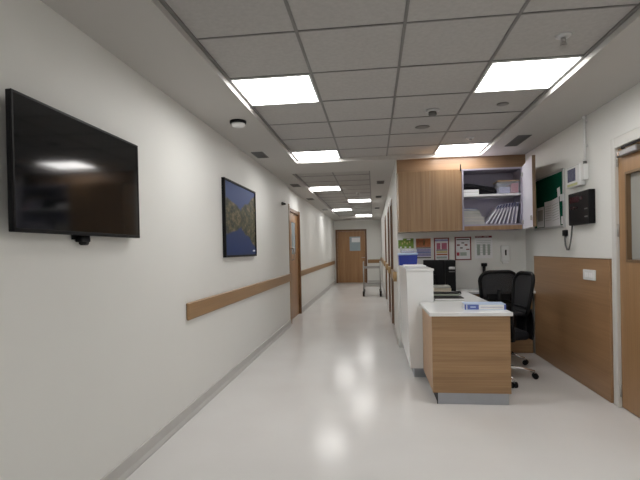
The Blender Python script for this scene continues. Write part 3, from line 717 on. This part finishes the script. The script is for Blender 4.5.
# ------------------------------------------------------------------ office chairs (local: sitter faces -y, backrest at +y)
def rrect(w0, w1, z0, z1, r_, n=7, rt=None):
    """rounded outline, w0 half width at the base, w1 half width at the top"""
    out = []; rt = rt or r_
    for cx, cz, a0, rr in ((w1-rt, z1-rt, 0, rt), (-w1+rt, z1-rt, 90, rt), (-w0+r_, z0+r_, 180, r_), (w0-r_, z0+r_, 270, r_)):
        for k in range(n):
            a = R(a0+90*k/(n-1)); out.append((cx+rr*math.cos(a), cz+rr*math.sin(a)))
    return out
def office_chair(label, seat_h=.47, mesh='mesh', back_top=1.04):
    t = thing('office_chair', label, 'chair', (0, 0, 0), 'black office chairs')
    A = lambda mb, n, p=None: local(mb, n, p or t)
    def backy(z, x): return .215+.10*(z-.55)+.10*max(0, z-.80)**1.3 - .32*x*x*-1*(-1)
    # base
    b = MB(); b.cyl((0, 0, .085), (0, 0, .135), .035, M['chrome']); A(b, 'hub')
    for k in range(5):
        a = R(90-15+72*k); u = Vector((math.cos(a), math.sin(a), 0))
        b = MB(); b.tube([u*.03+Vector((0, 0, .115)), u*.14+Vector((0, 0, .112)), u*.25+Vector((0, 0, .097)), u*.36+Vector((0, 0, .072))], [.022, .019, .016, .013], M['chrome'])
        sp = A(b, 'spoke')
        b = MB(); w = u.cross(Vector((0, 0, 1))); c = u*.365+Vector((0, 0, .029))
        for s in (-1, 1): b.cyl(c+w*s*.008, c+w*s*.026, .028, M['black'], n=16)
        b.cyl(u*.36+Vector((0, 0, .04)), u*.36+Vector((0, 0, .075)), .008, M['steel'], n=10); b.cyl(c-w*.008, c+w*.008, .012, M['black'], n=10)
        A(b, 'castor', sp)
    b = MB(); b.cyl((0, 0, .13), (0, 0, .26), .026, M['black']); b.cyl((0, 0, .26), (0, 0, seat_h-.09), .016, M['chrome']); A(b, 'gas_column')
    b = MB(); b.box((-.09, -.11, seat_h-.095), (.09, .12, seat_h-.06), M['black'], .01); b.tube([(.08, 0, seat_h-.075), (.2, 0, seat_h-.08), (.25, 0, seat_h-.085)], .007, M['black']); A(b, 'tilt_mechanism')
    # seat: rounded cushion
    b = bmesh.new(); bmesh.ops.create_cube(b, size=1.)
    for v in b.verts: v.co = Vector((v.co.x*.49, v.co.y*.48, v.co.z*.085))
    bmesh.ops.bevel(b, geom=list(b.edges), offset=.038, segments=4, affect='EDGES', profile=.5)
    for f in b.faces: f.smooth = True
    for v in b.verts:
        if v.co.y < -.1: v.co.z -= (v.co.y+.1)**2*.9
        v.co.z += seat_h-.0175
    mb = MB(); mb.add(b, M['black_soft']); A(mb, 'seat')
    # backrest: curved mesh panel in a rounded ring, bar across its foot
    zb0, zb1, hw0, hw1 = seat_h+.16, back_top, .165, .195
    def pt(x, z): return Vector((x, .235+.16*(z-zb0)-.55*x*x+.03, z))
    ring = [pt(x, z) for x, z in rrect(hw0, hw1, zb0, zb1, .07, 8, .10)]
    b = MB(); b.tube(ring, .019, M['black'], closed=True, n=10); b.tube([pt(x, zb0+.075) for x in (-.17, -.09, 0, .09, .17)], .013, M['black'])
    fr = A(b, 'back_frame')
    b = MB()
    def fn(u, v):
        z = zb0+.005+(zb1-zb0-.01)*v; k = abs(v-.5)*2
        w = (hw0+(hw1-hw0)*v-.006)*(1-.10*k**6); x = (u*2-1)*w
        return pt(x, z), (1.1*x, 1, -.16)
    b.grid(fn, 14, 14, .006, M[mesh]); A(b, 'back_mesh')
    b = MB(); b.tube([(0, .05, seat_h-.078), (0, .22, seat_h-.075), (0, .315, seat_h-.02), (0, .318, seat_h+.10), pt(0, zb0+.08)+Vector((0, .03, 0)), pt(0, zb0+.22)+Vector((0, .022, 0))], [.022, .024, .026, .026, .024, .018], M['black'])
    b.box((-.12, pt(0, zb0+.15).y+.004, zb0+.10), (.12, pt(0, zb0+.15).y+.016, zb0+.17), M['black'], .004); A(b, 'back_support')
    b = MB()
    def shell(u, v):
        x = (u*2-1)*(.185-.03*abs(2*v-1)**3); z = seat_h-.075+.30*v
        return (x, .335-.9*x*x-.05*(v-.5)**2, z), (1.8*x, 1, 0)
    b.grid(shell, 12, 8, .014, M['black']); A(b, 'lumbar_shell')
    for s in (-1, 1):
        b = MB(); b.tube([(s*.20, .06, seat_h-.065), (s*.275, .06, seat_h-.05), (s*.285, .05, seat_h+.05), (s*.285, .04, seat_h+.19)], .019, M['black'])
        b.tube([(s*.20, -.06, seat_h-.065), (s*.275, -.06, seat_h-.05), (s*.285, -.04, seat_h+.05), (s*.285, -.02, seat_h+.19)], .019, M['black'])
        ar = A(b, 'armrest_bracket')
        b = MB(); b.box((s*.285-.036, -.14, seat_h+.19), (s*.285+.036, .13, seat_h+.218), M['black_soft'], .01, seg=2); A(b, 'arm_pad', ar)
    return t
c = office_chair('black mesh office chair facing the back worktop, see through backrest')
c.location = (1.325, 5.42, 0); c.rotation_euler = (0, 0, R(180+2))
c2 = office_chair('nearer black office chair with chrome base at the desk end', mesh='mesh_dense')
c2.location = (1.195, 4.73, 0); c2.rotation_euler = (0, 0, R(-82))

# ------------------------------------------------------------------ on the right wall
XW = XR
by0, by1, bz0, bz1 = 4.87, 5.74, 1.495, 2.095
t = thing('notice_board', 'green felt notice board in an aluminium frame on the right wall', 'notice board', (XW, 5.26, bz0))
b = MB(); w = .024
for lo, hi in (((by0, bz0), (by1, bz0+w)), ((by0, bz1-w), (by1, bz1)), ((by0, bz0+w), (by0+w, bz1-w)), ((by1-w, bz0+w), (by1, bz1-w))):
    b.box((XW-.02, lo[0], lo[1]), (XW, hi[0], hi[1]), M['alu'], .002)
b.build('frame', t)
box('felt_panel', (XW-.012, by0+w, bz0+w), (XW-.001, by1-w, bz1-w), M['felt'], t)
def sheet(y0_, y1_, z0, z1, rot, label, m='paper', extra=(), px=.0125):
    cy, cz = (y0_+y1_)/2, (z0+z1)/2
    Tm = Matrix.Translation((XW-px, cy, cz)) @ Matrix.Rotation(R(rot), 4, 'X'); dy, dz = (y1_-y0_)/2, (z1-z0)/2
    b = MB(); b.box((-.0015, -dy, -dz), (0, dy, dz), M[m], T=Tm)
    for u0, u1, v0, v1, mm in extra:    # u runs away from the viewer
        b.box((-.002, -dy+2*dy*u0, -dz+2*dz*v0), (-.0015, -dy+2*dy*u1, -dz+2*dz*v1), M[mm], T=Tm)
    solo(b, 'pinned_paper', label, 'paper', (XW-px, cy, cz), 'papers pinned on the green board')
sheet(5.18, 5.40, 1.515, 1.80, 0, 'large white sheet pinned in the middle of the green board', extra=[(.1, .9, .8-.09*i, .815-.09*i, 'greypaper') for i in range(7)])
sheet(4.98, 5.19, 1.505, 1.81, -6, 'large white tilted sheet overlapping the middle sheet', extra=[(.1, .9, .8-.09*i, .815-.09*i, 'greypaper') for i in range(7)], px=.0145)
sheet(5.42, 5.64, 1.525, 1.755, 0, 'white sheet with a grey photo at the left of the board', extra=[(.15, .85, .3, .85, 'greypaper')])
sheet(4.965, 5.035, 1.82, 1.915, -8, 'small white note high on the green board')
sheet(4.855, 4.955, 1.765, 1.835, 0, 'small white note over the right edge of the board frame', px=.0205)
sheet(4.90, 4.945, 1.53, 1.61, 0, 'tiny white note low at the right of the board')

t = thing('thermostat_box', 'white control box with grey display above the black alarm panel', 'control box', (XW, 4.53, 1.86))
b = MB(); b.box((XW-.055, 4.415, 1.862), (XW, 4.705, 2.06), M['white'], .006); b.build('housing', t)
b = MB(); b.box((XW-.0565, 4.50, 1.915), (XW-.055, 4.67, 2.035), M['lcd']); b.build('display', t)
b = MB(); b.box((XW-.0565, 4.46, 1.872), (XW-.055, 4.68, 1.895), M['lime']); b.build('label_strip', t)
b = MB(); b.box((XW-.045, 4.355, 1.90), (XW, 4.414, 2.045), M['white'], .004); b.cyl((XW-.02, 4.385, 2.045), (XW-.02, 4.385, 2.07), .016, M['grille'], n=12); b.build('junction_box', t)
b = MB(); b.cyl((XW-.02, 4.385, 2.0705), (XW-.02, 4.385, SOF-.0005), .011, M['white'], n=12)
for z in (2.2, 2.42): b.box((XW-.012, 4.365, z), (XW, 4.405, z+.018), M['white'])
b.cyl((XW-.02, 4.385, 2.455), (XW-.02, 4.385, 2.4795), .016, M['white'], n=12)
solo(b, 'cable_conduit', 'thin white conduit running up the wall to the ceiling', 'conduit', (XW, 4.385, 2.1))
t = thing('alarm_panel', 'black wall panel with dark display and buttons', 'alarm panel', (XW, 4.45, 1.51))
b = MB(); b.box((XW-.055, 4.24, 1.500), (XW, 4.67, 1.803), M['black'], .008, seg=2); b.build('housing', t)
b = MB(); b.box((XW-.0565, 4.43, 1.71), (XW-.055, 4.64, 1.765), M['led_off']); b.build('display', t)
for k, (yy, zz) in enumerate(((4.60, 1.66), (4.54, 1.66), (4.48, 1.66), (4.38, 1.74))):
    b = MB(); b.cyl((XW-.055, yy, zz), (XW-.06, yy, zz), .014, M['led_off'], n=14); b.build('button', t)
b = MB(); b.box((XW-.0562, 4.27, 1.63), (XW-.055, 4.33, 1.642), M['grille']); b.box((XW-.0562, 4.27, 1.56), (XW-.055, 4.33, 1.572), M['grille']); b.build('marking', t)
t = thing('panel_cable', 'grey cable looping under the black alarm panel to its plug', 'cable', (XW, 4.75, 1.26))
pts = [(XW-.03, 4.65, 1.50), (XW-.03, 4.67, 1.40), (XW-.028, 4.71, 1.31), (XW-.026, 4.745, 1.268), (XW-.024, 4.79, 1.268), (XW-.022, 4.83, 1.31), (XW-.02, 4.845, 1.37), (XW-.02, 4.84, 1.41)]
b = MB(); b.tube(pts, .008, M['grille'], n=8); b.build('cord', t)
b = MB(); b.box((XW-.04, 4.815, 1.405), (XW, 4.865, 1.465), M['black'], .006); b.build('plug', t)
t = thing('switch_plate', 'white double socket plate on the brown wall panel', 'socket', (XR-.022, 4.31, .99))
b = MB(); b.box((XR-.034, 4.205, .995), (XR-.0225, 4.43, 1.088), M['white'], .003); b.build('plate', t)
for y in (4.25, 4.33): 
    b = MB(); b.box((XR-.038, y, 1.02), (XR-.034, y+.055, 1.062), M['paper'], .001); b.build('rocker', t)

# ------------------------------------------------------------------ trolley down the corridor
TX0, TX1, TY0, TY1 = -.30, .17, 12.75, 13.35
t = thing('steel_trolley', 'steel wheeled trolley standing near the far corridor door', 'trolley', (-.07, 13.05, 0))
for x in (TX0, TX1):
    for y in (TY0, TY1):
        b = MB(); b.tube([(x, y, .155), (x, y, .92)], .014, M['steel']); lg = b.build('leg', t)
        b = MB(); b.cyl((x-.026, y-.01, .075), (x+.026, y-.01, .075), .075, M['black'], n=20); b.cyl((x-.0275, y-.01, .075), (x+.0275, y-.01, .075), .02, M['steel'], n=16)
        for s in (-1, 1): b.box((x+s*.031-.003, y-.035, .06), (x+s*.031+.003, y+.014, .155), M['steel'])
        b.box((x-.034, y-.035, .155), (x+.034, y+.016, .16), M['steel']); b.build('castor', lg)
for z in (.78, .27):
    b = MB(); b.box((TX0+.015, TY0-.005, z), (TX1-.015, TY1+.005, z+.018), M['steel'], .002)
    b.box((TX0+.014, TY0-.014, z), (TX1-.014, TY0-.006, z+.045), M['steel']); b.box((TX0+.014, TY1+.006, z), (TX1-.014, TY1+.014, z+.045), M['steel']); b.build('shelf', t)
b = MB()
for x in (TX0, TX1): b.tube([(x, TY0, .92), (x, TY0+.03, .96), (x, TY1-.03, .96), (x, TY1, .92)], .014, M['steel'])
b.build('push_handle', t)

# ------------------------------------------------------------------ camera, world, view
f_, yaw, pitch, roll = 454.07, -.1179, -.0063, -.0209
cy_, sy_ = math.cos(yaw), math.sin(yaw); cp, sp = math.cos(pitch), math.sin(pitch); cr, sr = math.cos(roll), math.sin(roll)
Fw = Vector((sy_*cp, cy_*cp, sp)); Rt = Vector((cy_, -sy_, 0)); Up = Rt.cross(Fw)
R2 = cr*Rt+sr*Up; U2 = -sr*Rt+cr*Up
cd = bpy.data.cameras.new('camera'); cam = bpy.data.objects.new('camera', cd); COL.objects.link(cam)
cam.matrix_world = Matrix(((R2.x, U2.x, -Fw.x, 0), (R2.y, U2.y, -Fw.y, 0), (R2.z, U2.z, -Fw.z, 1.31), (0, 0, 0, 1)))
cd.sensor_width = 36; cd.lens = f_/640*36; cd.shift_y = 13.39/640; cd.clip_start = .05
S.camera = cam
w = bpy.data.worlds.new('world'); S.world = w; w.use_nodes = True
w.node_tree.nodes['Background'].inputs[0].default_value = (.5, .5, .5, 1); w.node_tree.nodes['Background'].inputs[1].default_value = .05
S.view_settings.view_transform = 'Standard'; S.view_settings.look = 'None'; S.view_settings.gamma = 1; S.view_settings.use_curve_mapping = False
S.view_settings.exposure = .9
S.cycles.max_bounces = 12; S.cycles.diffuse_bounces = 8
